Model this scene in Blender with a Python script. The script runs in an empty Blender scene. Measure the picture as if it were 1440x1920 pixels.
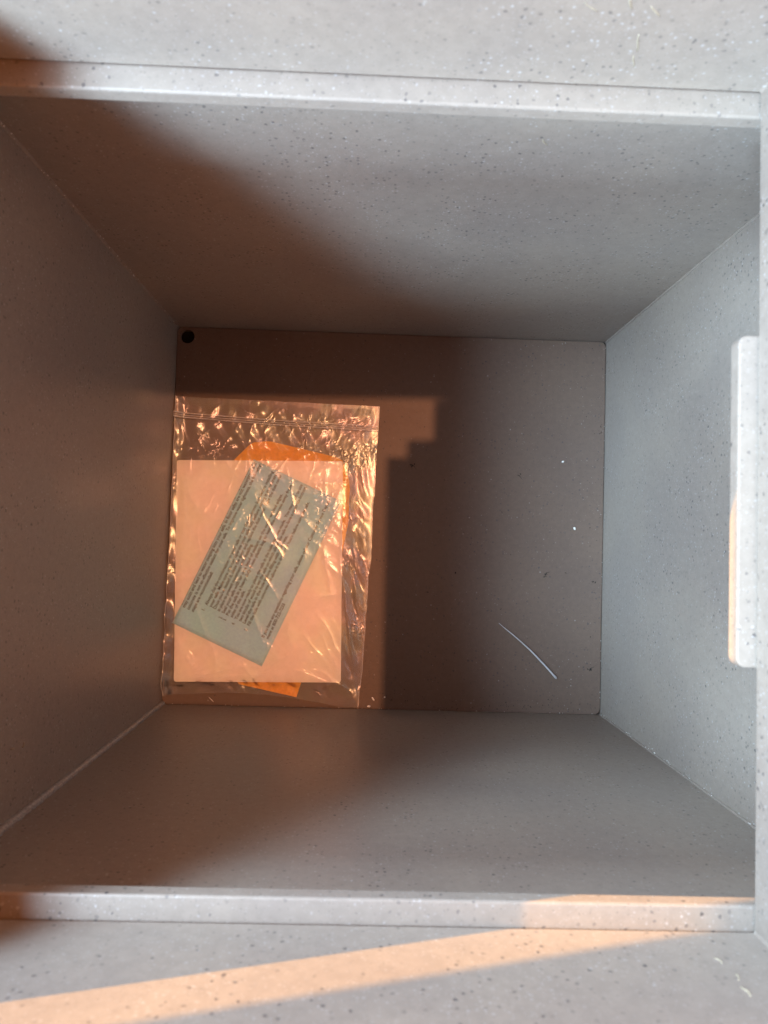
import bpy, bmesh, math, random
from mathutils import Vector, Matrix, noise

random.seed(7)
scn = bpy.context.scene
C = scn.collection

# ------------------------------------------------------------------ camera
cam_d = bpy.data.cameras.new('camera')
cam = bpy.data.objects.new('camera', cam_d)
C.objects.link(cam)
cam.location = (0.13543, 0.11318, 0.50274)
cam.rotation_euler = (0.0428, -0.02439, 0.02955)
cam_d.sensor_fit = 'HORIZONTAL'
cam_d.sensor_width = 36.0
cam_d.lens = 34.15
cam_d.clip_start = 0.005
cam_d.clip_end = 50
cam_d.dof.use_dof = True
cam_d.dof.focus_distance = 0.485
cam_d.dof.aperture_fstop = 26
scn.camera = cam

# ------------------------------------------------------------------ light
world = bpy.data.worlds.new('World')
scn.world = world
world.use_nodes = True
bg = world.node_tree.nodes['Background']
wt = world.node_tree
tc = wt.nodes.new('ShaderNodeTexCoord')
sx = wt.nodes.new('ShaderNodeSeparateXYZ'); wt.links.new(tc.outputs['Generated'], sx.inputs[0])
mr = wt.nodes.new('ShaderNodeMapRange'); mr.interpolation_type = 'SMOOTHSTEP'
wt.links.new(sx.outputs['Z'], mr.inputs[0])
mr.inputs[1].default_value = 0.22; mr.inputs[2].default_value = 0.58
mr.inputs[3].default_value = 0.0; mr.inputs[4].default_value = 1.0
mxw = wt.nodes.new('ShaderNodeMix'); mxw.data_type = 'RGBA'
wt.links.new(mr.outputs[0], mxw.inputs[0])
mxw.inputs[6].default_value = (1.0, 0.54, 0.30, 1)      # bright surroundings low down
mxw.inputs[7].default_value = (0.58, 0.15, 0.03, 1)   # dim warm overhead
wt.links.new(mxw.outputs[2], bg.inputs[0])
bg.inputs[1].default_value = 0.54


def aim(o, target):
    o.rotation_euler = (Vector(target) - o.location).to_track_quat('-Z', 'Y').to_euler()


# pale evening sky from the left, plus side lamps added to brighten collar and walls
for x, y, z, size, high, watts in ((-1.08, 0.10, 1.82, 1.0, 0.42, 47.0), (-1.02, 1.55, 1.45, 0.25, 0.42, 15.0), (-0.70, -1.30, 1.48, 0.25, 0.42, 19.0),
                                  (-0.64, 2.3, 0.96, 0.25, 0.40, 26.0), (-0.42, -2.05, 1.07, 0.25, 0.40, 33.0)):
    ld = bpy.data.lights.new('window_and_fill', 'AREA')
    ld.shape = 'RECTANGLE'; ld.size = size; ld.size_y = high
    ld.energy = watts; ld.color = (0.55, 0.79, 1.0)
    lo = bpy.data.objects.new('window_and_fill', ld); C.objects.link(lo)
    lo.location = (x, y, z); aim(lo, (0.13, 0.13, 0.2))
    if size > 0.9:    # middle lamp tilted to fit the wall shadow edges: nearer and higher at its lower end
        ax = Vector((-0.34, 2.6, -0.27)).normalized()
        nz = (lo.location - Vector((0.13, 0.13, 0.2))); nz = (nz - ax * nz.dot(ax)).normalized()
        m = Matrix((ax, nz.cross(ax), nz)).transposed()
        lo.rotation_euler = m.to_euler()

# low setting sun
ld = bpy.data.lights.new('sun', 'SUN')
ld.energy = 3.9; ld.angle = math.radians(0.3); ld.color = (1.0, 0.47, 0.05)
lo = bpy.data.objects.new('sun', ld); C.objects.link(lo)
lo.rotation_euler = Vector((1.0, -0.687, -0.29)).to_track_quat('-Z', 'Y').to_euler()

# warm spot for the floor patch, cut to shape by the added overhead plate
LAMP = Vector((0.50, 0.45, 2.6))
ld = bpy.data.lights.new('overhead_light', 'SPOT')
ld.energy = 54.0; ld.shadow_soft_size = 0.006; ld.color = (1.0, 0.43, 0.21)
ld.spot_size = math.radians(11.5); ld.spot_blend = 0.0
lo = bpy.data.objects.new('overhead_light', ld); C.objects.link(lo)
lo.location = LAMP; aim(lo, (0.09, 0.11, 0.0))

scn.view_settings.view_transform = 'Standard'
scn.view_settings.look = 'None'
scn.view_settings.exposure = 1.5
scn.view_settings.gamma = 1.0
scn.view_settings.use_curve_mapping = False
scn.cycles.max_bounces = 8
scn.cycles.transparent_max_bounces = 16
scn.cycles.diffuse_bounces = 4
scn.cycles.use_denoising = True
scn.cycles.sample_clamp_indirect = 6.0


# ------------------------------------------------------------------ helpers
class Nodes:
    def __init__(self, name):
        self.m = bpy.data.materials.new(name)
        self.m.use_nodes = True
        self.t = self.m.node_tree
        self.b = self.t.nodes.get('Principled BSDF')
        self.out = self.t.nodes.get('Material Output')

    def n(self, kind, **kw):
        nd = self.t.nodes.new(kind)
        for k, v in kw.items():
            if k.startswith('i_'):
                key = k[2:]
                key = int(key) if key.isdigit() else key.replace('_', ' ')
                nd.inputs[key].default_value = v
            else:
                setattr(nd, k, v)
        return nd

    def l(self, a, b):
        self.t.links.new(a, b)

    def math(self, op, a, b=None, c=None, clamp=False):
        nd = self.n('ShaderNodeMath', operation=op, use_clamp=clamp)
        for i, v in enumerate((a, b, c)):
            if v is None:
                continue
            if isinstance(v, (int, float)):
                nd.inputs[i].default_value = v
            else:
                self.l(v, nd.inputs[i])
        return nd.outputs[0]

    def mix(self, fac, a, b):
        nd = self.n('ShaderNodeMix', data_type='RGBA')
        for s, v in ((0, fac), (6, a), (7, b)):
            if isinstance(v, (int, float)):
                nd.inputs[s].default_value = v
            elif isinstance(v, tuple):
                nd.inputs[s].default_value = v
            else:
                self.l(v, nd.inputs[s])
        return nd.outputs[2]

    def ramp(self, v, lo, hi, a=0.0, b=1.0):
        nd = self.n('ShaderNodeMapRange', interpolation_type='SMOOTHSTEP')
        self.l(v, nd.inputs[0])
        nd.inputs[1].default_value = lo; nd.inputs[2].default_value = hi
        nd.inputs[3].default_value = a; nd.inputs[4].default_value = b
        return nd.outputs[0]


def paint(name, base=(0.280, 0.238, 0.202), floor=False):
    N = Nodes(name)
    geo = N.n('ShaderNodeNewGeometry')
    pos = geo.outputs['Position']
    # irregular coordinates so that no fleck is a perfect dot
    wn = N.n('ShaderNodeTexNoise', i_Scale=900.0, i_Detail=2.0)
    N.l(pos, wn.inputs['Vector'])
    sub = N.n('ShaderNodeVectorMath', operation='SUBTRACT'); N.l(wn.outputs['Color'], sub.inputs[0]); sub.inputs[1].default_value = (.5, .5, .5)
    scl = N.n('ShaderNodeVectorMath', operation='SCALE'); N.l(sub.outputs[0], scl.inputs[0]); scl.inputs['Scale'].default_value = 0.0011
    add = N.n('ShaderNodeVectorMath', operation='ADD'); N.l(pos, add.inputs[0]); N.l(scl.outputs[0], add.inputs[1])
    wp = add.outputs[0]

    def flecks(scale, r0, r1, keep, src, off):
        o = N.n('ShaderNodeVectorMath', operation='ADD'); N.l(src, o.inputs[0]); o.inputs[1].default_value = off
        v = N.n('ShaderNodeTexVoronoi', feature='F1', i_Scale=scale); N.l(o.outputs[0], v.inputs['Vector'])
        dot = N.ramp(v.outputs['Distance'], r0, r1, 1.0, 0.0)
        sep = N.n('ShaderNodeSeparateColor'); N.l(v.outputs['Color'], sep.inputs[0])
        k = N.math('LESS_THAN', sep.outputs[0], keep)
        g = N.math('MULTIPLY', dot, k)
        return N.math('MULTIPLY', g, N.ramp(sep.outputs[1], 0.0, 0.8, 0.45, 1.0))

    patch = N.n('ShaderNodeTexNoise', i_Scale=45.0, i_Detail=2.0); N.l(pos, patch.inputs['Vector'])
    dens = N.ramp(patch.outputs['Fac'], 0.35, 0.65, 0.35, 1.0)
    dark = flecks(400.0, 0.17, 0.29, 0.42 if not floor else 0.30, wp, (0, 0, 0))
    dark2 = flecks(900.0, 0.13, 0.30, 0.30 if not floor else 0.5, wp, (1.3, 2.1, .7))
    white = flecks(480.0, 0.08, 0.30, 0.42 if not floor else 0.035, wp, (3.3, 0.1, 1.7))
    white2 = flecks(1100.0, 0.10, 0.34, 0.40 if not floor else 0.05, wp, (5.3, 2.7, .2))
    mott = N.n('ShaderNodeTexNoise', i_Scale=260.0, i_Detail=4.0, i_Roughness=0.7); N.l(pos, mott.inputs['Vector'])
    cloud = N.n('ShaderNodeTexNoise', i_Scale=14.0, i_Detail=3.0); N.l(pos, cloud.inputs['Vector'])
    dk = tuple(c * 0.935 for c in base) + (1,)
    lt = tuple(c * 1.05 for c in base) + (1,)
    col = N.mix(N.ramp(mott.outputs['Fac'], 0.3, 0.7), dk, lt)
    tint = N.mix(N.ramp(cloud.outputs['Fac'], 0.3, 0.7), (0.93, 0.93, 0.95, 1), (1.06, 1.05, 1.03, 1))
    mul = N.n('ShaderNodeMix', data_type='RGBA', blend_type='MULTIPLY'); mul.inputs[0].default_value = 1
    N.l(col, mul.inputs[6]); N.l(tint, mul.inputs[7]); col = mul.outputs[2]
    w = N.math('MULTIPLY', N.math('MAXIMUM', white, N.math('MULTIPLY', white2, 0.8)), dens)
    col = N.mix(N.math('MULTIPLY', w, 0.50), col, (0.56, 0.56, 0.57, 1))
    d = N.math('MAXIMUM', N.math('MULTIPLY', dark, dens), N.math('MULTIPLY', dark2, 0.5))
    col = N.mix(N.math('MULTIPLY', d, 0.72), col, (0.045, 0.04, 0.045, 1))
    if floor:
        # rub marks and a few thin scratches of grime
        st = N.n('ShaderNodeMapping'); st.inputs['Scale'].default_value = (1, 7, 1); st.inputs['Rotation'].default_value = (0, 0, 0.9)
        N.l(pos, st.inputs[0])
        sn = N.n('ShaderNodeTexNoise', i_Scale=60.0, i_Detail=6.0, i_Roughness=0.75); N.l(st.outputs[0], sn.inputs['Vector'])
        col = N.mix(N.ramp(sn.outputs['Fac'], 0.66, 0.78, 0.0, 0.55), col, (0.07, 0.055, 0.05, 1))
    N.l(col, N.b.inputs['Base Color'])
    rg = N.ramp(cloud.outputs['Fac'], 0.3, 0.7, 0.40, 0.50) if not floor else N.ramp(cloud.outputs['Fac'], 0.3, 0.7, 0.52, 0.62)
    N.l(rg, N.b.inputs['Roughness'])
    pn = N.n('ShaderNodeTexNoise', i_Scale=520.0, i_Detail=3.0); N.l(pos, pn.inputs['Vector'])
    h = N.math('ADD', N.math('MULTIPLY', pn.outputs['Fac'], 1.0), N.math('SUBTRACT', N.math('MULTIPLY', w, 0.6), N.math('MULTIPLY', d, 0.8)))
    bp = N.n('ShaderNodeBump', i_Strength=0.25, i_Distance=0.0002); N.l(h, bp.inputs['Height'])
    N.l(bp.outputs[0], N.b.inputs['Normal'])
    return N.m


def plain(name, col, rough=0.6, bump=None, var=0.08):
    N = Nodes(name)
    geo = N.n('ShaderNodeNewGeometry')
    nz = N.n('ShaderNodeTexNoise', i_Scale=bump or 150.0, i_Detail=5.0); N.l(geo.outputs['Position'], nz.inputs['Vector'])
    c = N.mix(N.ramp(nz.outputs['Fac'], 0.3, 0.7), tuple(x * (1 - var) for x in col) + (1,), tuple(min(1, x * (1 + var)) for x in col) + (1,))
    N.l(c, N.b.inputs['Base Color'])
    N.b.inputs['Roughness'].default_value = rough
    bp = N.n('ShaderNodeBump', i_Strength=0.25, i_Distance=0.0002); N.l(nz.outputs['Fac'], bp.inputs['Height'])
    N.l(bp.outputs[0], N.b.inputs['Normal'])
    return N.m


def film_mat():
    N = Nodes('clear_plastic_film')
    N.t.nodes.remove(N.b)
    geo = N.n('ShaderNodeNewGeometry')
    pos = geo.outputs['Position']
    wn = N.n('ShaderNodeTexNoise', i_Scale=70.0, i_Detail=2.0); N.l(pos, wn.inputs['Vector'])
    sub = N.n('ShaderNodeVectorMath', operation='SCALE'); N.l(wn.outputs['Color'], sub.inputs[0]); sub.inputs['Scale'].default_value = 0.012
    add = N.n('ShaderNodeVectorMath', operation='ADD'); N.l(pos, add.inputs[0]); N.l(sub.outputs[0], add.inputs[1])
    n1 = N.n('ShaderNodeTexNoise', i_Scale=120.0, i_Detail=2.0, i_Roughness=0.5); N.l(add.outputs[0], n1.inputs['Vector'])
    rid = N.math('ABSOLUTE', N.math('SUBTRACT', n1.outputs['Fac'], 0.5))
    rid = N.math('POWER', N.math('SUBTRACT', 1.0, N.math('MULTIPLY', rid, 5.0), clamp=True), 3.0)
    where = N.n('ShaderNodeTexNoise', i_Scale=32.0, i_Detail=2.0); N.l(pos, where.inputs['Vector'])
    st = N.n('ShaderNodeMapping'); st.inputs['Scale'].default_value = (1.0, 0.33, 1.0); st.inputs['Rotation'].default_value = (0, 0, 0.25)
    N.l(add.outputs[0], st.inputs[0])
    n2 = N.n('ShaderNodeTexNoise', i_Scale=95.0, i_Detail=2.0, i_Roughness=0.5); N.l(st.outputs[0], n2.inputs['Vector'])
    rid2 = N.math('ABSOLUTE', N.math('SUBTRACT', n2.outputs['Fac'], 0.5))
    rid2 = N.math('POWER', N.math('SUBTRACT', 1.0, N.math('MULTIPLY', rid2, 4.0), clamp=True), 1.6)
    iri0 = N.n('ShaderNodeTexNoise', i_Scale=42.0, i_Detail=1.0); N.l(add.outputs[0], iri0.inputs['Vector'])
    sp = N.n('ShaderNodeSeparateXYZ'); N.l(pos, sp.inputs[0])
    edge = N.math('MAXIMUM', N.ramp(sp.outputs[0], 0.110, 0.124), N.math('MAXIMUM', N.ramp(sp.outputs[1], 0.163, 0.172), N.ramp(sp.outputs[1], 0.020, 0.012)))
    h = N.math('ADD', N.math('MULTIPLY', rid, N.ramp(where.outputs['Fac'], 0.48, 0.66)), N.math('MULTIPLY', rid2, N.math('MULTIPLY', N.math('ADD', N.math('MULTIPLY', edge, 0.42), 0.22), N.ramp(iri0.outputs['Fac'], 0.32, 0.52))))
    bp = N.n('ShaderNodeBump', i_Strength=0.6, i_Distance=0.00035); N.l(h, bp.inputs['Height'])
    fr = N.n('ShaderNodeFresnel', i_IOR=1.5); N.l(bp.outputs[0], fr.inputs['Normal'])
    fac = N.math('ADD', N.math('MULTIPLY', fr.outputs[0], 1.15), 0.035, clamp=True)
    gl = N.n('ShaderNodeBsdfGlossy', i_Roughness=0.25); N.l(bp.outputs[0], gl.inputs['Normal'])
    iri = N.n('ShaderNodeTexNoise', i_Scale=55.0, i_Detail=1.0); N.l(pos, iri.inputs['Vector'])
    N.l(N.mix(N.ramp(iri.outputs['Fac'], 0.4, 0.6), (1.0, 0.86, 0.90, 1), (0.95, 1.0, 0.86, 1)), gl.inputs['Color'])
    tr = N.n('ShaderNodeBsdfTransparent'); tr.inputs[0].default_value = (0.95, 0.95, 0.95, 1)
    df = N.n('ShaderNodeBsdfDiffuse'); df.inputs[0].default_value = (0.8, 0.8, 0.8, 1)
    m0 = N.n('ShaderNodeMixShader'); m0.inputs[0].default_value = 0.07
    N.l(tr.outputs[0], m0.inputs[1]); N.l(df.outputs[0], m0.inputs[2])
    m1 = N.n('ShaderNodeMixShader'); N.l(fac, m1.inputs[0])
    N.l(m0.outputs[0], m1.inputs[1]); N.l(gl.outputs[0], m1.inputs[2])
    N.l(m1.outputs[0], N.out.inputs['Surface'])
    return N.m


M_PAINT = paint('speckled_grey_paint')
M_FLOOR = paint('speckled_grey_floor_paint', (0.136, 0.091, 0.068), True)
M_WELD = plain('painted_weld', (0.30, 0.29, 0.28), 0.45, 900.0, 0.25)
M_DARK = plain('dark_hollow', (0.012, 0.011, 0.014), 0.8)
M_CARD = plain('cream_card', (0.90, 0.87, 0.84), 0.6, 300.0, 0.03)
M_BLUE = plain('blue_paper', (0.42, 0.77, 1.0), 0.65, 600.0, 0.05)
M_ORANGE = plain('orange_paper', (0.82, 0.42, 0.03), 0.55, 500.0, 0.08)
M_INK = plain('black_ink', (0.012, 0.012, 0.014), 0.5)
M_FILM = film_mat()
M_STRAND = plain('white_plastic', (0.55, 0.54, 0.56), 0.35, 400.0, 0.05)
M_CHIP = plain('white_flake', (0.82, 0.80, 0.76), 0.6, 900.0, 0.1)
M_GRIT = plain('black_grit', (0.02, 0.016, 0.014), 0.8, 900.0, 0.3)
M_STREAK = plain('pale_bare_spot', (0.36, 0.31, 0.23), 0.5, 900.0, 0.1)
M_BLOCKER = plain('light_blocker', (0.5, 0.42, 0.35), 0.9)  # only on the unseen pieces that block light


def link(name, bm, mat, parent=None, smooth=False):
    me = bpy.data.meshes.new(name)
    bm.to_mesh(me); bm.free()
    me.materials.append(mat)
    if smooth:
        for p in me.polygons:
            p.use_smooth = True
    o = bpy.data.objects.new(name, me)
    C.objects.link(o)
    if parent:
        o.parent = parent
    return o


def empty(name, loc=(0, 0, 0)):
    o = bpy.data.objects.new(name, None)
    o.empty_display_size = 0.02
    C.objects.link(o); o.location = loc
    return o


def tag(o, label, cat, group=None):
    o['label'] = label; o['category'] = cat
    if group:
        o['group'] = group
    return o


def box(bm, x0, x1, y0, y1, z0, z1):
    vs = [bm.verts.new(p) for p in ((x0, y0, z0), (x1, y0, z0), (x1, y1, z0), (x0, y1, z0),
                                    (x0, y0, z1), (x1, y0, z1), (x1, y1, z1), (x0, y1, z1))]
    for f in ((3, 2, 1, 0), (4, 5, 6, 7), (0, 1, 5, 4), (1, 2, 6, 5), (2, 3, 7, 6), (3, 0, 4, 7)):
        bm.faces.new([vs[i] for i in f])


def bevel(o, w, seg=2):
    m = o.modifiers.new('bevel', 'BEVEL'); m.width = w; m.segments = seg; m.limit_method = 'ANGLE'; m.angle_limit = math.radians(40)
    return o


def round_rect(x0, x1, y0, y1, r, n=6, corners=(1, 1, 1, 1)):
    pts = []
    for (cx, cy, a0, use) in ((x1, y1, 0, corners[0]), (x0, y1, 90, corners[1]), (x0, y0, 180, corners[2]), (x1, y0, 270, corners[3])):
        if not use:
            pts.append((cx, cy)); continue
        sx = -1 if cx == x1 else 1
        sy = -1 if cy == y1 else 1
        for k in range(n + 1):
            a = math.radians(a0 + 90 * k / n)
            pts.append((cx + sx * r + r * math.cos(a), cy + sy * r + r * math.sin(a)))
    return pts


def plate(outer, holes, z0, z1):
    """flat plate with holes, from z0 up to z1"""
    bm = bmesh.new()
    edges = []
    for loop in [outer] + list(holes):
        vs = [bm.verts.new((p[0], p[1], z1)) for p in loop]
        for i in range(len(vs)):
            edges.append(bm.edges.new((vs[i], vs[(i + 1) % len(vs)])))
    bmesh.ops.triangle_fill(bm, use_beauty=True, use_dissolve=False, edges=edges, normal=(0, 0, 1))
    for f in bm.faces:
        if f.normal.z < 0:
            f.normal_flip()
    bmesh.ops.dissolve_limit(bm, angle_limit=0.01, verts=bm.verts[:], edges=bm.edges[:])
    r = bmesh.ops.extrude_face_region(bm, geom=bm.faces[:])
    up = [v for v in r['geom'] if isinstance(v, bmesh.types.BMVert)]
    for v in bm.verts:
        v.co.z = z0
    for v in up:
        v.co.z = z1
    bmesh.ops.recalc_face_normals(bm, faces=bm.faces[:])
    return bm


def tube(bm, pts, radii, n=8, jitter=0.0):
    rings = []
    for i, p in enumerate(pts):
        p = Vector(p)
        a = Vector(pts[max(i - 1, 0)]); b = Vector(pts[min(i + 1, len(pts) - 1)])
        d = (b - a).normalized()
        s = d.cross(Vector((0.31, 0.17, 1))).normalized(); t = d.cross(s)
        ring = []
        for k in range(n):
            an = 2 * math.pi * k / n
            r = radii[i] * (1 + random.uniform(-jitter, jitter))
            ring.append(bm.verts.new(p + s * math.cos(an) * r + t * math.sin(an) * r))
        rings.append(ring)
    for a, b in zip(rings, rings[1:]):
        for k in range(n):
            bm.faces.new((a[k], a[(k + 1) % n], b[(k + 1) % n], b[k]))
    bm.faces.new(rings[0][::-1]); bm.faces.new(rings[-1])


# ------------------------------------------------------------------ unseen blockers added to shape the light (beyond the frame)
def struct(o):
    o['kind'] = 'structure'
    return o


# unseen plate added overhead: its stepped hole cuts the spot to the floor patch
patch = [(-0.003, 0.2114), (0.1875, 0.2156), (0.1875, 0.2140), (0.1808, 0.2140), (0.1808, 0.1862), (0.1626, 0.1855), (0.1626, 0.1735),
         (0.1487, 0.1729), (0.1500, -0.0005), (-0.003, -0.0005)]
ZP = 1.0
hole = [tuple((LAMP + (Vector((x, y, 0)) - LAMP) * ((LAMP.z - ZP) / LAMP.z))[:2]) for x, y in patch]
struct(link('overhead_blocker', plate([(0.02, 0.02), (0.48, 0.02), (0.48, 0.47), (0.02, 0.47)], [hole], ZP, ZP + 0.004), M_BLOCKER))
bm = bmesh.new(); box(bm, -0.52, -0.5, 0.28, 0.88, 0.506, 0.60)  # unseen panel added to cut the sun down to a narrow band
struct(link('sun_blocker', bm, M_BLOCKER))

# ------------------------------------------------------------------ the safe
W, H = 0.300, 0.2596
ZL, TL = 0.2856, 0.0058          # ledge top, ledge thickness
CX0, CX1, CY0, CY1 = 0.0100, 0.2528, 0.0024, 0.2558   # collar inside
OY0, OY1 = 0.0096, 0.2481        # opening in the ledge
ZR = 0.3365                      # collar rim
safe = empty('safe')
tag(safe, 'open empty floor safe of speckled grey painted steel seen from above', 'safe')
T = 0.004
zt = ZL - TL


def wall_grid(x0, x1, y0, y1):
    b = bmesh.new(); box(b, x0, x1, y0, y1, -0.012, zt - 0.0002); return b


for nm, a in (('left', (-T, 0, 0, H)), ('right', (W, W + T, 0, H)), ('top', (-T, W + T, H, H + T)), ('bottom', (-T, W + T, -T, 0))):
    o = link('side_wall', wall_grid(*a), M_PAINT, safe)
# bottom slab far below, seen only through the hole and the gap round the floor plate
bm = bmesh.new(); box(bm, -T, W + T, -T, H + T, -0.018, -0.0125)
link('base_plate', bm, M_DARK, safe)
hc = (0.0072, 0.2527)
holep = [(hc[0] + 0.0047 * math.cos(2 * math.pi * k / 32), hc[1] + 0.0047 * math.sin(2 * math.pi * k / 32)) for k in range(32)]
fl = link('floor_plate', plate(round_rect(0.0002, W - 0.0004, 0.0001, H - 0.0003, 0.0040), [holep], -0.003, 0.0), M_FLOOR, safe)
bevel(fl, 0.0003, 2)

# ledge plate that the door closes on
lx0 = 0.0175
led = link('door_ledge', plate([(-T, -T), (W + T, -T), (W + T, H + T), (-T, H + T)],
                               [[(lx0, OY0), (CX1 + 0.0050, OY0), (CX1 + 0.0050, OY1), (lx0, OY1)]], zt, ZL), M_PAINT, safe)
bevel(led, 0.0007, 2)
# strike tab on the right
tab = link('strike_tab', plate(round_rect(0.2474, CX1 + 0.0048, 0.0792, 0.1802, 0.0030, corners=(0, 1, 1, 0)), [], zt + 0.0002, ZL - 0.0003), M_PAINT, safe)
bevel(tab, 0.0006, 2)

# collar
co = 0.009
gap = 0.0005
col = link('collar', plate([(CX0 - co, CY0 - co), (CX1 + co, CY0 - co), (CX1 + co, CY1 + co), (CX0 - co, CY1 + co)],
                           [[(CX0, CY0), (CX1, CY0), (CX1, CY1), (CX0, CY1)]], ZL + gap, ZR), M_PAINT, safe)
bevel(col, 0.0007, 2)
fz = 0.030
link('flange', plate([(CX0 - fz, CY0 - fz), (CX1 + fz, CY0 - fz), (CX1 + fz, CY1 + fz), (CX0 - fz, CY1 + fz)],
                     [[(CX0 - co - .0002, CY0 - co - .0002), (CX1 + co + .0002, CY0 - co - .0002), (CX1 + co + .0002, CY1 + co + .0002), (CX0 - co - .0002, CY1 + co + .0002)]],
                     ZR - 0.006, ZR - 0.0003), M_PAINT, safe)
# seam filler under the collar
link('seam', plate([(CX0 - co, CY0 - co), (CX1 + co, CY0 - co), (CX1 + co, CY1 + co), (CX0 - co, CY1 + co)],
                   [[(CX0 - .0008, CY0 - .0008), (CX1 + .0008, CY0 - .0008), (CX1 + .0008, CY1 + .0008), (CX0 - .0008, CY1 + .0008)]],
                   ZL + 0.00005, ZL + gap - 0.00005), M_DARK, safe)

# welds down the four inner corners
for cx, cy, r in ((0.0002, H - 0.0002, 0.0008), (W - 0.0002, H - 0.0002, 0.0007), (0.0005, 0.0005, 0.0019), (W - 0.0002, 0.0002, 0.0007)):
    bm = bmesh.new()
    n = 150
    pts, rad = [], []
    for i in range(n):
        z = -0.002 + (zt + 0.001) * i / (n - 1)
        j = noise.noise(Vector((cx * 90, cy * 70, z * 260)))
        pts.append((cx + 0.0002 * j, cy - 0.0002 * j, z))
        rad.append(r * (1 + 0.35 * noise.noise(Vector((cx * 50 + 3, cy * 50, z * 420)))))
    tube(bm, pts, rad, 8, 0.06)
    link('weld_bead', bm, M_WELD if r > .001 else M_PAINT, safe, True)

# paint nibs standing up from the corners and walls, part of the coating
bm = bmesh.new()
for k in range(150):
    side = random.choice((0, 0, 0, 1, 1, 2, 3))
    z = random.uniform(0.0, zt)
    if side == 0:
        p = Vector((0.0004 + abs(random.gauss(0, 0.0006)), H - 0.0006, z))
    elif side == 1:
        p = Vector((W - 0.0006, 0.0006 + abs(random.gauss(0, 0.0007)), z))
    elif side == 2:
        p = Vector((W - 0.0006, random.uniform(0, H), 0.0003))
    else:
        p = Vector((random.uniform(0, W), 0.0006, 0.0003))
    r = random.uniform(0.00010, 0.00030)
    g = bmesh.ops.create_icosphere(bm, subdivisions=1, radius=r)
    for v in g['verts']:
        v.co = Vector((v.co.x * random.uniform(.6, 1.4), v.co.y * random.uniform(.6, 1.4), v.co.z * random.uniform(.6, 1.8))) + p
nb = link('paint_nibs', bm, M_CHIP, safe)
nb['kind'] = 'stuff'

# chipped streaks in the paint
def streak(a, b, w, n=7):
    a, b = Vector(a), Vector(b)
    bm = bmesh.new()
    pts = []
    for i in range(n):
        t = i / (n - 1)
        q = a.lerp(b, t)
        pts.append(q + Vector((0.0004 * math.sin(t * 4 + a.x * 50), 0, 0.0002 * math.cos(t * 3))))
    tube(bm, pts, [w * (0.25 + 0.75 * math.sin(math.pi * (0.12 + 0.76 * i / (n - 1)))) * random.uniform(.8, 1.2) for i in range(n)], 6, 0.2)
    link('paint_chip', bm, M_STREAK, safe, True)


for a, b, w in (((.1879, .2558, .3197), (.1923, .2558, .3171), .0003), ((.1997, .2558, .3216), (.2006, .2558, .3186), .0005), ((.2059, .2558, .3195), (.2090, .2558, .3163), .0005),
                ((.2068, .2558, .3090), (.2080, .2558, .3025), .0004), ((.2085, .2558, .3003), (.2096, .2558, .2956), .0004),
                ((.2346, .0024, .2998), (.2352, .0024, .3030), .0005), ((.2367, .0024, .3072), (.2357, .0024, .3107), .0004), ((.2351, .0024, .3130), (.2353, .0024, .3174), .0006),
                ((.1944, .2596, .2488), (.1965, .2596, .2455), .0005), ((0, .0292, .2129), (0, .0290, .2100), .0005), ((0, .0271, .2030), (0, .0293, .2019), .0005)):
    streak(a, b, w * 0.7)

# ------------------------------------------------------------------ papers in the bag
def slab_poly(name, pts, z0, z1, mat, warp=None, bw=0.0001):
    o = link(name, plate(pts, [], z0, z1), mat)
    return o


# envelope
env = slab_poly('envelope', [(0.0430, 0.1680), (0.0535, 0.1790), (0.0560, 0.1803), (0.0655, 0.1814), (0.0690, 0.1811), (0.1130, 0.1719), (0.1172, 0.1700),
                             (0.1224, 0.1560), (0.1230, 0.1500), (0.1226, 0.1260), (0.1180, 0.1000), (0.0912, 0.0072), (0.0520, 0.0150), (0.0400, 0.0300)],
                0.0006, 0.0012, M_ORANGE)
bevel(env, 0.0001)
tag(env, 'bright orange paper envelope under the cream card inside the bag', 'envelope')

# cream card, a stack of leaves with slightly rounded corners
def quad_round(P, r, n=5):
    out = []
    P = [Vector(p) for p in P]
    for i, p in enumerate(P):
        a = (P[i - 1] - p).normalized(); b = (P[(i + 1) % 4] - p).normalized()
        p0 = p + a * r; p1 = p + b * r
        for k in range(n + 1):
            t = k / n
            out.append(tuple(p0 * (1 - t) ** 2 + p * 2 * t * (1 - t) + p1 * t ** 2))
    return out


card = link('card', plate(quad_round([(0.0040, 0.1663), (0.1176, 0.1692), (0.1211, 0.0180), (0.0082, 0.0158)], 0.0018), [], 0.0014, 0.0023), M_CARD)
bevel(card, 0.00015)
tag(card, 'large cream rectangular card lying between the blue leaflet and orange envelope', 'card')

# leaflet
L0, L1, L2, L3 = [Vector(p) for p in ((0.0057, 0.0554), (0.0566, 0.1684), (0.1174, 0.1415), (0.0672, 0.0277))]


def leaf_xy(u, v):
    a, b = u / 341.0, v / 183.0
    return L0 * (1 - a) * (1 - b) + L1 * a * (1 - b) + L2 * a * b + L3 * (1 - a) * b


def leaf_z(x, y):
    return 0.0026 + 0.0005 * (noise.noise(Vector((x * 22, y * 22, 4.2))) + 0.5)


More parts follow.
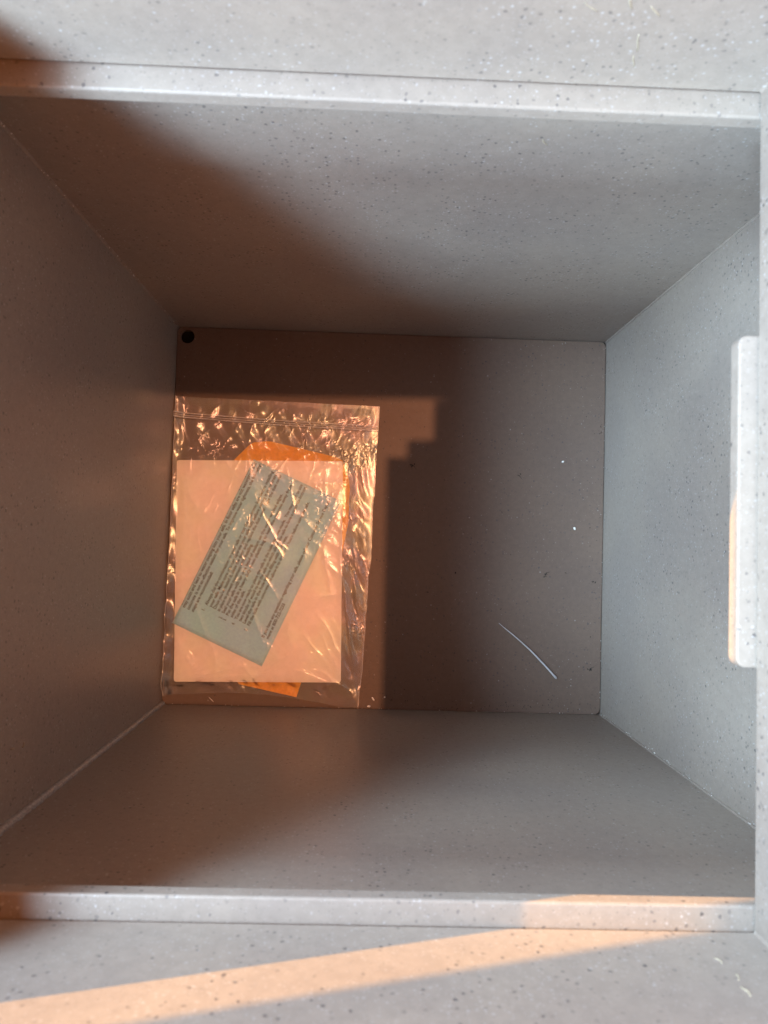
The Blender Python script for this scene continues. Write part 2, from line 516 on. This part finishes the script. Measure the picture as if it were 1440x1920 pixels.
leaflet = empty('leaflet', (0.06, 0.09, 0.0026))
tag(leaflet, 'pale blue printed instruction leaflet lying diagonally on the cream card', 'leaflet')
bm = bmesh.new()
nu, nv = 40, 24
top, bot = {}, {}
for i in range(nu + 1):
    for j in range(nv + 1):
        p = leaf_xy(341 * i / nu, 183 * j / nv)
        z = leaf_z(p.x, p.y)
        top[i, j] = bm.verts.new((p.x - 0.06, p.y - 0.09, z - 0.0026))
        bot[i, j] = bm.verts.new((p.x - 0.06, p.y - 0.09, z - 0.0026 - 0.00014))
for i in range(nu):
    for j in range(nv):
        bm.faces.new((top[i, j], top[i, j + 1], top[i + 1, j + 1], top[i + 1, j]))
        bm.faces.new((bot[i, j], bot[i + 1, j], bot[i + 1, j + 1], bot[i, j + 1]))
for i in range(nu):
    for j in (0, nv):
        bm.faces.new((top[i, j], top[i + 1, j], bot[i + 1, j], bot[i, j]))
for j in range(nv):
    for i in (0, nu):
        bm.faces.new((top[i, j], bot[i, j], bot[i, j + 1], top[i, j + 1]))
bmesh.ops.recalc_face_normals(bm, faces=bm.faces[:])
link('sheet', bm, M_BLUE, leaflet, True)

lines = [
    (35, 336, 6.5, 'may exist and lead to water seeping into your safe. In floor safes are not waterproof and'),
    (35, 337, 15.5, 'concrete is not an effective sealant for your safe. To improve water tightness, the following'),
    (35, 117, 24.5, 'steps are recommended:'),
    (46, 50, 41, '1.'), (57, 336, 42, 'Always dial the combination on your safe or test the electronic lock before installing'),
    (57, 335, 50.5, 'your safe. Make sure you can operate your safe fully before setting it in concrete.'),
    (57, 337, 59, "Once you've tested it, close the door and replace the dust cover. Tape the dust cover"),
    (57, 196, 67.5, 'in place to prevent movement while installing.'),
    (46, 50, 76, '2.'), (57, 305, 76.5, 'Seal your safe with tar or a bead of sealant on the outer welded edges.'),
    (46, 50, 84.5, '3.'), (57, 327, 85, 'Put the safe in a heavy duty 4-mm plastic bag to keep the concrete away from'),
    (57, 112, 93.5, 'sides of the safe.'),
    (46, 50, 102, '4.'), (57, 337, 102.5, 'You are now ready to place the safe in the hole you have made.  You may want to use'),
    (57, 337, 111, 'two blocks of wood to set the safe on which allows the safe to have a concrete bottom.'),
    (57, 238, 119.5, 'Level the safe in the hole before filling with concrete.'),
    (46, 50, 128, '5.'), (57, 313, 128.5, 'Fill the hole with concrete and allow it to dry for 48 hours before using the safe.'),
    (49, 334, 162, 'If you have any questions regarding your safe, please call our Customer Service Depart-'),
    (50, 122, 170.5, 'ment at 800-722-7233'),
]
ink = bmesh.new()
dg = None
for (u0, u1, vb, s) in lines:
    cu = bpy.data.curves.new('line', 'FONT'); cu.body = s; cu.size = 1.0; cu.resolution_u = 2
    cu.offset = 0.018
    to = bpy.data.objects.new('line', cu); C.objects.link(to)
    dg = bpy.context.evaluated_depsgraph_get(); dg.update()
    me = bpy.data.meshes.new_from_object(to.evaluated_get(dg))
    xs = [v.co.x for v in me.vertices]
    x0, x1 = min(xs), max(xs)
    sx = (u1 - u0) / (x1 - x0)
    base = len(ink.verts)
    ink.verts.ensure_lookup_table()
    nv_ = []
    for v in me.vertices:
        p = leaf_xy(u0 + (v.co.x - x0) * sx, vb + 2.0 - v.co.y * 8.6)
        nv_.append(ink.verts.new((p.x - 0.06, p.y - 0.09, leaf_z(p.x, p.y) - 0.0026 + 0.00005)))
    for f in me.polygons:
        try:
            ink.faces.new([nv_[k] for k in f.vertices])
        except ValueError:
            pass
    bpy.data.objects.remove(to); bpy.data.curves.remove(cu); bpy.data.meshes.remove(me)


def inkbar(u0, u1, v0, v1):
    q = []
    for (u, v) in ((u0, v0), (u1, v0), (u1, v1), (u0, v1)):
        p = leaf_xy(u, v)
        q.append(ink.verts.new((p.x - 0.06, p.y - 0.09, leaf_z(p.x, p.y) - 0.0026 + 0.00005)))
    ink.faces.new(q)


inkbar(244, 255, 9.6, 10.1)            # underline below "not"
u = 36.0
while u < 334:                          # feet of the line the paper was cut through
    w = random.choice((0.7, 1.0, 1.6, 2.2))
    inkbar(u, min(u + w, 335), 0.15, random.choice((0.7, 1.0, 1.5)))
    u += w + random.choice((0.9, 1.4, 2.2, 3.4))
bmesh.ops.recalc_face_normals(ink, faces=ink.faces[:])
link('printed_text', ink, M_INK, leaflet)

# ------------------------------------------------------------------ the bag
bag = empty('plastic_bag', (0.07, 0.10, 0.0))
tag(bag, 'crumpled clear zip bag holding papers in the left of the safe', 'bag')


def lerp_poly(poly, t):
    """poly: list of (y, x) sorted by descending y; t in 0..1 top to bottom by index position list"""
    for (t0, p0), (t1, p1) in zip(poly, poly[1:]):
        if t <= t1:
            k = (t - t0) / (t1 - t0)
            return Vector(p0).lerp(Vector(p1), k)
    return Vector(poly[-1][1])


left = [(0.0, (0.0012, 0.2105)), (0.3, (0.0016, 0.15)), (0.7, (0.0012, 0.07)), (0.95, (0.0010, 0.0130)), (1.0, (0.0022, 0.0072))]
right = [(0.0, (0.1419, 0.2082)), (0.12, (0.1413, 0.183)), (0.55, (0.1380, 0.095)), (0.8, (0.1362, 0.046)), (1.0, (0.1335, 0.0016))]


def ridge(p, s, seed, sharp=2.2, thr=5.0):
    q = p * s
    w = Vector((noise.noise(q * 0.6 + Vector((seed, 1, 2))), noise.noise(q * 0.6 + Vector((7, seed, 5))), 0)) * 0.9
    n = noise.noise(q + w + Vector((0, 0, seed)))
    return max(0.0, 1.0 - abs(n) * thr) ** sharp


def sstep(a, b, x):
    t = min(1.0, max(0.0, (x - a) / (b - a)))
    return t * t * (3 - 2 * t)


def on_card(x, y):
    d = min(x - 0.0045, 0.1205 - x, y - 0.0175, 0.1680 - y)
    return sstep(-0.008, 0.001, d)


# long folds: (x0, y0, x1, y1, height, half width), metres
FOLDS = []
rf = random.Random(11)
for cx, cy, a0, a1, n in ((0.001, 0.205, -85, -20, 7), (0.141, 0.203, 190, 268, 10), (0.135, 0.010, 92, 165, 9), (0.002, 0.012, 5, 80, 6),
                          (0.119, 0.143, 60, 300, 8), (0.0045, 0.166, -80, 60, 6), (0.121, 0.018, 80, 200, 6)):
    for k in range(n):
        a = math.radians(rf.uniform(a0, a1)); s0 = rf.uniform(0.002, 0.012); L = rf.uniform(0.015, 0.055)
        FOLDS.append((cx + math.cos(a) * s0, cy + math.sin(a) * s0, cx + math.cos(a) * (s0 + L), cy + math.sin(a) * (s0 + L), rf.uniform(0.0003, 0.0009), rf.uniform(0.0006, 0.0016)))
for k in range(46):
    x, y = rf.uniform(0.01, 0.13), rf.uniform(0.02, 0.19)
    a = rf.gauss(1.25, 0.6); L = rf.uniform(0.012, 0.045)
    FOLDS.append((x, y, x + math.cos(a) * L, y + math.sin(a) * L, rf.uniform(0.0003, 0.0008), rf.uniform(0.0005, 0.0012)))
# the loose flap that narrows to the tail at the lower right
FOLDS.append((0.1185, 0.100, 0.1335, 0.0015, 0.0022, 0.0016))
FOLDS.append((0.1250, 0.110, 0.1335, 0.0500, 0.0012, 0.0012))


def folds(x, y):
    x += 0.0012 * noise.noise(Vector((x * 120, y * 120, 3)))
    y += 0.0012 * noise.noise(Vector((x * 120, y * 120, 7)))
    h = 0.0
    for x0, y0, x1, y1, a, w in FOLDS:
        dx, dy = x1 - x0, y1 - y0
        px, py = x - x0, y - y0
        L2 = dx * dx + dy * dy
        t = (px * dx + py * dy) / L2
        if t < 0 or t > 1:
            continue
        d = abs(px * dy - py * dx) / math.sqrt(L2)
        if d < w * 3:
            h = max(h, a * math.sin(math.pi * min(1.0, t * 1.0)) ** 0.5 * math.exp(-d / w))
    return h


def film_height(x, y, u, v):
    p = Vector((x, y, 0))
    c = on_card(x, y)
    base = 0.0016 + 0.0022 * c
    off = 1.0 - c
    amp = 0.58 + 0.62 * off
    # hard creases at three sizes plus soft bellies
    h = 0.0011 * ridge(p, 30, 3.1, 2.0, 4.0)
    crump = sstep(0.0, 0.3, noise.noise(p * 24 + Vector((3, 9, 1)))) * (0.35 + 0.65 * off) + 0.35 * off
    h += crump * (0.00055 * ridge(p, 75, 9.7, 1.6, 4.0) + 0.00016 * ridge(p, 170, 5.3, 1.4, 3.5))
    h += 0.0012 * (noise.noise(p * 30 + Vector((0, 0, 8))) + 0.3)
    # folds that fan out in the open part above the papers and down the right edge
    h = 0.62 * h + folds(x, y) * 0.9
    fan = math.sin((x * 1.0 + y * 0.55 + 0.012 * noise.noise(p * 30)) * 520) * 0.0005 * off
    h = base + amp * max(0, h) + fan * (0.4 + crump)
    edge = min(u, 1 - u, v * 1.5, (1 - v)) * 14
    h = 0.0012 + (h - 0.0012) * sstep(0, 1, edge)
    if v < 0.075:
        h *= 0.75
    # the left edge is pushed up against the wall
    h += 0.0055 * sstep(0.05, 0.0, u) * (0.4 + 0.6 * sstep(0.3, 1.0, v)) * (1 + 0.6 * noise.noise(p * 90))
    # small tail of film at the lower right corner climbs the wall
    h += 0.004 * sstep(0.93, 1.0, v) * sstep(0.9, 1.0, u)
    return max(h, 0.0011)


gridv_co = {}
bm = bmesh.new()
NU, NV = 260, 380
gridv = {}
for j in range(NV + 1):
    v = j / NV
    a = lerp_poly(left, v); b = lerp_poly(right, v)
    for i in range(NU + 1):
        u = i / NU
        p = a.lerp(b, u)
        # bottom edge sags upward in its middle as in a slack bag
        py = p.y + 0.0005 * noise.noise(Vector((u * 18, v * 3, 2)))
        jx = (0.0016 * noise.noise(Vector((v * 6, 0.7, 5))) + 0.0007 * noise.noise(Vector((v * 30, 0.3, 1)))) * (1 if u > 0.5 else 0.4)
        if v > 0.8:      # the lower hem swings up towards the tail
            py += (0.0042 * math.sin(min(1.0, u / 0.92) * math.pi) ** 1.5 - 0.0012 * sstep(0.80, 0.92, u) * (1 - sstep(0.93, 1, u))) * sstep(0.8, 1, v)
        x = max(0.0006, p.x + jx * sstep(0.9, 1, abs(u - .5) * 2))
        gridv[i, j] = bm.verts.new((x - 0.07, py - 0.10, film_height(p.x, p.y, u, v)))
        if i in (1, NU - 1):
            gridv_co[i, j] = gridv[i, j].co.copy()
for j in range(NV):
    for i in range(NU):
        bm.faces.new((gridv[i, j + 1], gridv[i + 1, j + 1], gridv[i + 1, j], gridv[i, j]))
# back panel of the pouch, lying on the floor
back = {}
K = 20
for j in range(0, NV + 1, K):
    for i in range(0, NU + 1, K // 2 * 2):
        g = gridv[min(i, NU), j]
        back[i, j] = bm.verts.new((g.co.x, g.co.y, 0.0003))
for j in range(0, NV, K):
    for i in range(0, NU, K):
        bm.faces.new((back[i, j], back[i + K, j], back[i + K, j + K], back[i, j + K]))
link('film', bm, M_FILM, bag, True)

# welded side seams of the bag
SEAM_BM = []
for i in (1, NU - 1):
    bm = bmesh.new()
    pts = [Vector(gridv_co[i, j]) + Vector((0, 0, 0.0002)) for j in range(0, NV + 1, 5)]
    tube(bm, pts, [0.00022] * len(pts), 5, 0.3)
    SEAM_BM.append(bm)
# zip seal: ribs across the mouth
N = Nodes('zip_plastic')
N.b.inputs['Base Color'].default_value = (0.85, 0.83, 0.82, 1)
N.b.inputs['Roughness'].default_value = 0.25
tr = N.n('ShaderNodeBsdfTransparent'); mx = N.n('ShaderNodeMixShader'); mx.inputs[0].default_value = 0.30
N.l(tr.outputs[0], mx.inputs[1]); N.l(N.b.outputs[0], mx.inputs[2]); N.l(mx.outputs[0], N.out.inputs['Surface'])
M_ZIP = N.m
for b_ in SEAM_BM:
    link('side_seam', b_, M_ZIP, bag, True)
bm = bmesh.new()
for dy, r in ((0.0, 0.0005), (-0.0016, 0.00035), (-0.0030, 0.0005)):
    pts = []
    for i in range(41):
        t = i / 40
        x = 0.0015 + (0.1415 - 0.0015) * t
        y = 0.1990 + (0.1938 - 0.1990) * t + dy - 0.0006 * math.sin(t * math.pi)
        pts.append((x - 0.07, y - 0.10, 0.0036 + 0.0006 * math.sin(t * 9) + 0.0045 * sstep(0.05, 0, t)))
    tube(bm, pts, [r] * 41, 6)
link('zip_seal', bm, M_ZIP, bag, True)

# ------------------------------------------------------------------ loose bits on the floor
pts2 = [(0.2283, 0.0610), (0.2330, 0.0572), (0.2385, 0.0530), (0.2440, 0.0485), (0.2495, 0.0438), (0.2550, 0.0385), (0.2605, 0.0330), (0.2650, 0.0283), (0.2682, 0.0250), (0.2688, 0.0243)]
bm = bmesh.new()
rad = [0.00018, 0.00030, 0.00038, 0.00044, 0.00050, 0.00055, 0.00058, 0.00060, 0.00085, 0.00055]
tube(bm, [(x, y, 0.0009 + 0.0012 * math.sin(i / 9 * math.pi)) for i, (x, y) in enumerate(pts2)], rad, 10)
o = link('plastic_strand', bm, M_STRAND, None, True)
tag(o, 'thin curved white plastic strand lying on the grey floor of the safe', 'strand')


def bit(x, y, sx, sy, sz, rot, mat, name):
    b = bmesh.new()
    bmesh.ops.create_icosphere(b, subdivisions=2, radius=1.0)
    for v in b.verts:
        k = 1 + 0.28 * noise.noise(v.co * 1.7 + Vector((x * 900, y * 900, 0)))
        v.co = Vector((v.co.x * sx * k, v.co.y * sy * k, v.co.z * sz * k + sz * 0.95))
    o = link(name, b, mat)
    o.location = (x, y, 0.00002); o.rotation_euler = (0, 0, rot)
    return o


chips = [((0.2706, 0.1739), .00085, .00065, 0.3, 'round white flake near the right wall, the higher of two on the bare floor'),
         ((0.2796, 0.1276), .00115, .00075, 2.0, 'oval white flake near the right wall, the lower of two on the bare floor'),
         ((0.1433, 0.0072), .00150, .00060, 2.2, 'long white flake just right of the tail of the bag'),
         ((0.1512, 0.0085), .00060, .00055, 0.0, 'tiny white flake, rightmost of three by the tail of the bag'),
         ((0.1406, 0.0020), .00120, .00070, 0.2, 'white flake touching the lower wall beside the tail of the bag')]
for (x, y), sx, sy, r, lab in chips:
    tag(bit(x, y, sx, sy, 0.0004, r, M_CHIP, 'white_flake'), lab, 'flake', 'white flakes on the safe floor')
o = bit(0.0335, 0.0040, 0.0024, 0.0002, 0.0002, -0.75, M_CHIP, 'lint')
tag(o, 'short pale sliver of lint below the lower left of the bag', 'lint')

grit = [((0.1657, 0.1682), 'dark hair like crumb of dirt right of the bag by the stepped edge of light', 5),
        ((0.2395, 0.1635), 'black crumb of dirt high on the bare right half of the floor', 4),
        ((0.2598, 0.0953), 'smeared black crumb with a short tail above the white strand', 6),
        ((0.2926, 0.0914), 'small black crumb close beside the right wall at mid height', 3),
        ((0.2921, 0.0309), 'cluster of black crumbs in the lower right corner of the floor', 6),
        ((0.1975, 0.0945), 'faint brown crumb left of centre on the bare floor', 2)]
for (x, y), lab, n in grit:
    b = bmesh.new()
    for k in range(n):
        ox, oy = random.gauss(0, .0009), random.gauss(0, .0007)
        if k == 0:
            ox = oy = 0
        g = bmesh.ops.create_icosphere(b, subdivisions=1, radius=1)
        r = random.uniform(.00030, .00065)
        a = random.uniform(0, 3)
        for v in g['verts']:
            q = Vector((v.co.x * r * 1.5, v.co.y * r * 0.7, v.co.z * r * 0.5 + r * 0.5))
            v.co = Vector((q.x * math.cos(a) - q.y * math.sin(a) + ox, q.x * math.sin(a) + q.y * math.cos(a) + oy, q.z))
    # a thin tail of smeared dirt
    if n > 3:
        a = 0.6 if n == 6 else -0.7
        tube(b, [(t * .004 * math.cos(a), t * .004 * math.sin(a) + .0003 * math.sin(t * 5), 0.0002) for t in (0, .25, .5, .75, 1)], [.0002, .00018, .00014, .0001, .00005], 5)
    o = link('dirt_crumb', b, M_GRIT)
    o.location = (x, y, 0.00002)
    tag(o, lab, 'crumb', 'dirt crumbs on the safe floor')

# fine grit and dust, thicker towards the lower edge and the right corners
rg_ = random.Random(5)
b = bmesh.new()
for k in range(420):
    x = rg_.uniform(0.004, 0.296); y = rg_.uniform(0.003, 0.256)
    if rg_.random() < 0.35:
        y = abs(rg_.gauss(0.0015, 0.005)) + 0.001; x = rg_.uniform(0.145, 0.297)
    elif rg_.random() < 0.25:
        x = 0.2985 - abs(rg_.gauss(0, 0.006))
    if x < 0.144 and 0.005 < y < 0.212:
        continue
    g = bmesh.ops.create_icosphere(b, subdivisions=1, radius=1)
    rr = min(0.00042, 0.00010 + rg_.expovariate(1 / 0.00010)); a = rg_.uniform(0, 3); st_ = rg_.uniform(1, 2.2)
    for v in g['verts']:
        q = Vector((v.co.x * rr * st_, v.co.y * rr * .8, v.co.z * rr * 0.5 + rr * 0.5))
        v.co = Vector((q.x * math.cos(a) - q.y * math.sin(a) + x, q.x * math.sin(a) + q.y * math.cos(a) + y, q.z))
o = link('fine_grit', b, plain('brown_grit', (0.05, 0.035, 0.028), 0.9, 900.0, 0.3))
o['kind'] = 'stuff'; o['label'] = 'fine dark grit scattered over the bare floor of the safe'; o['category'] = 'grit'
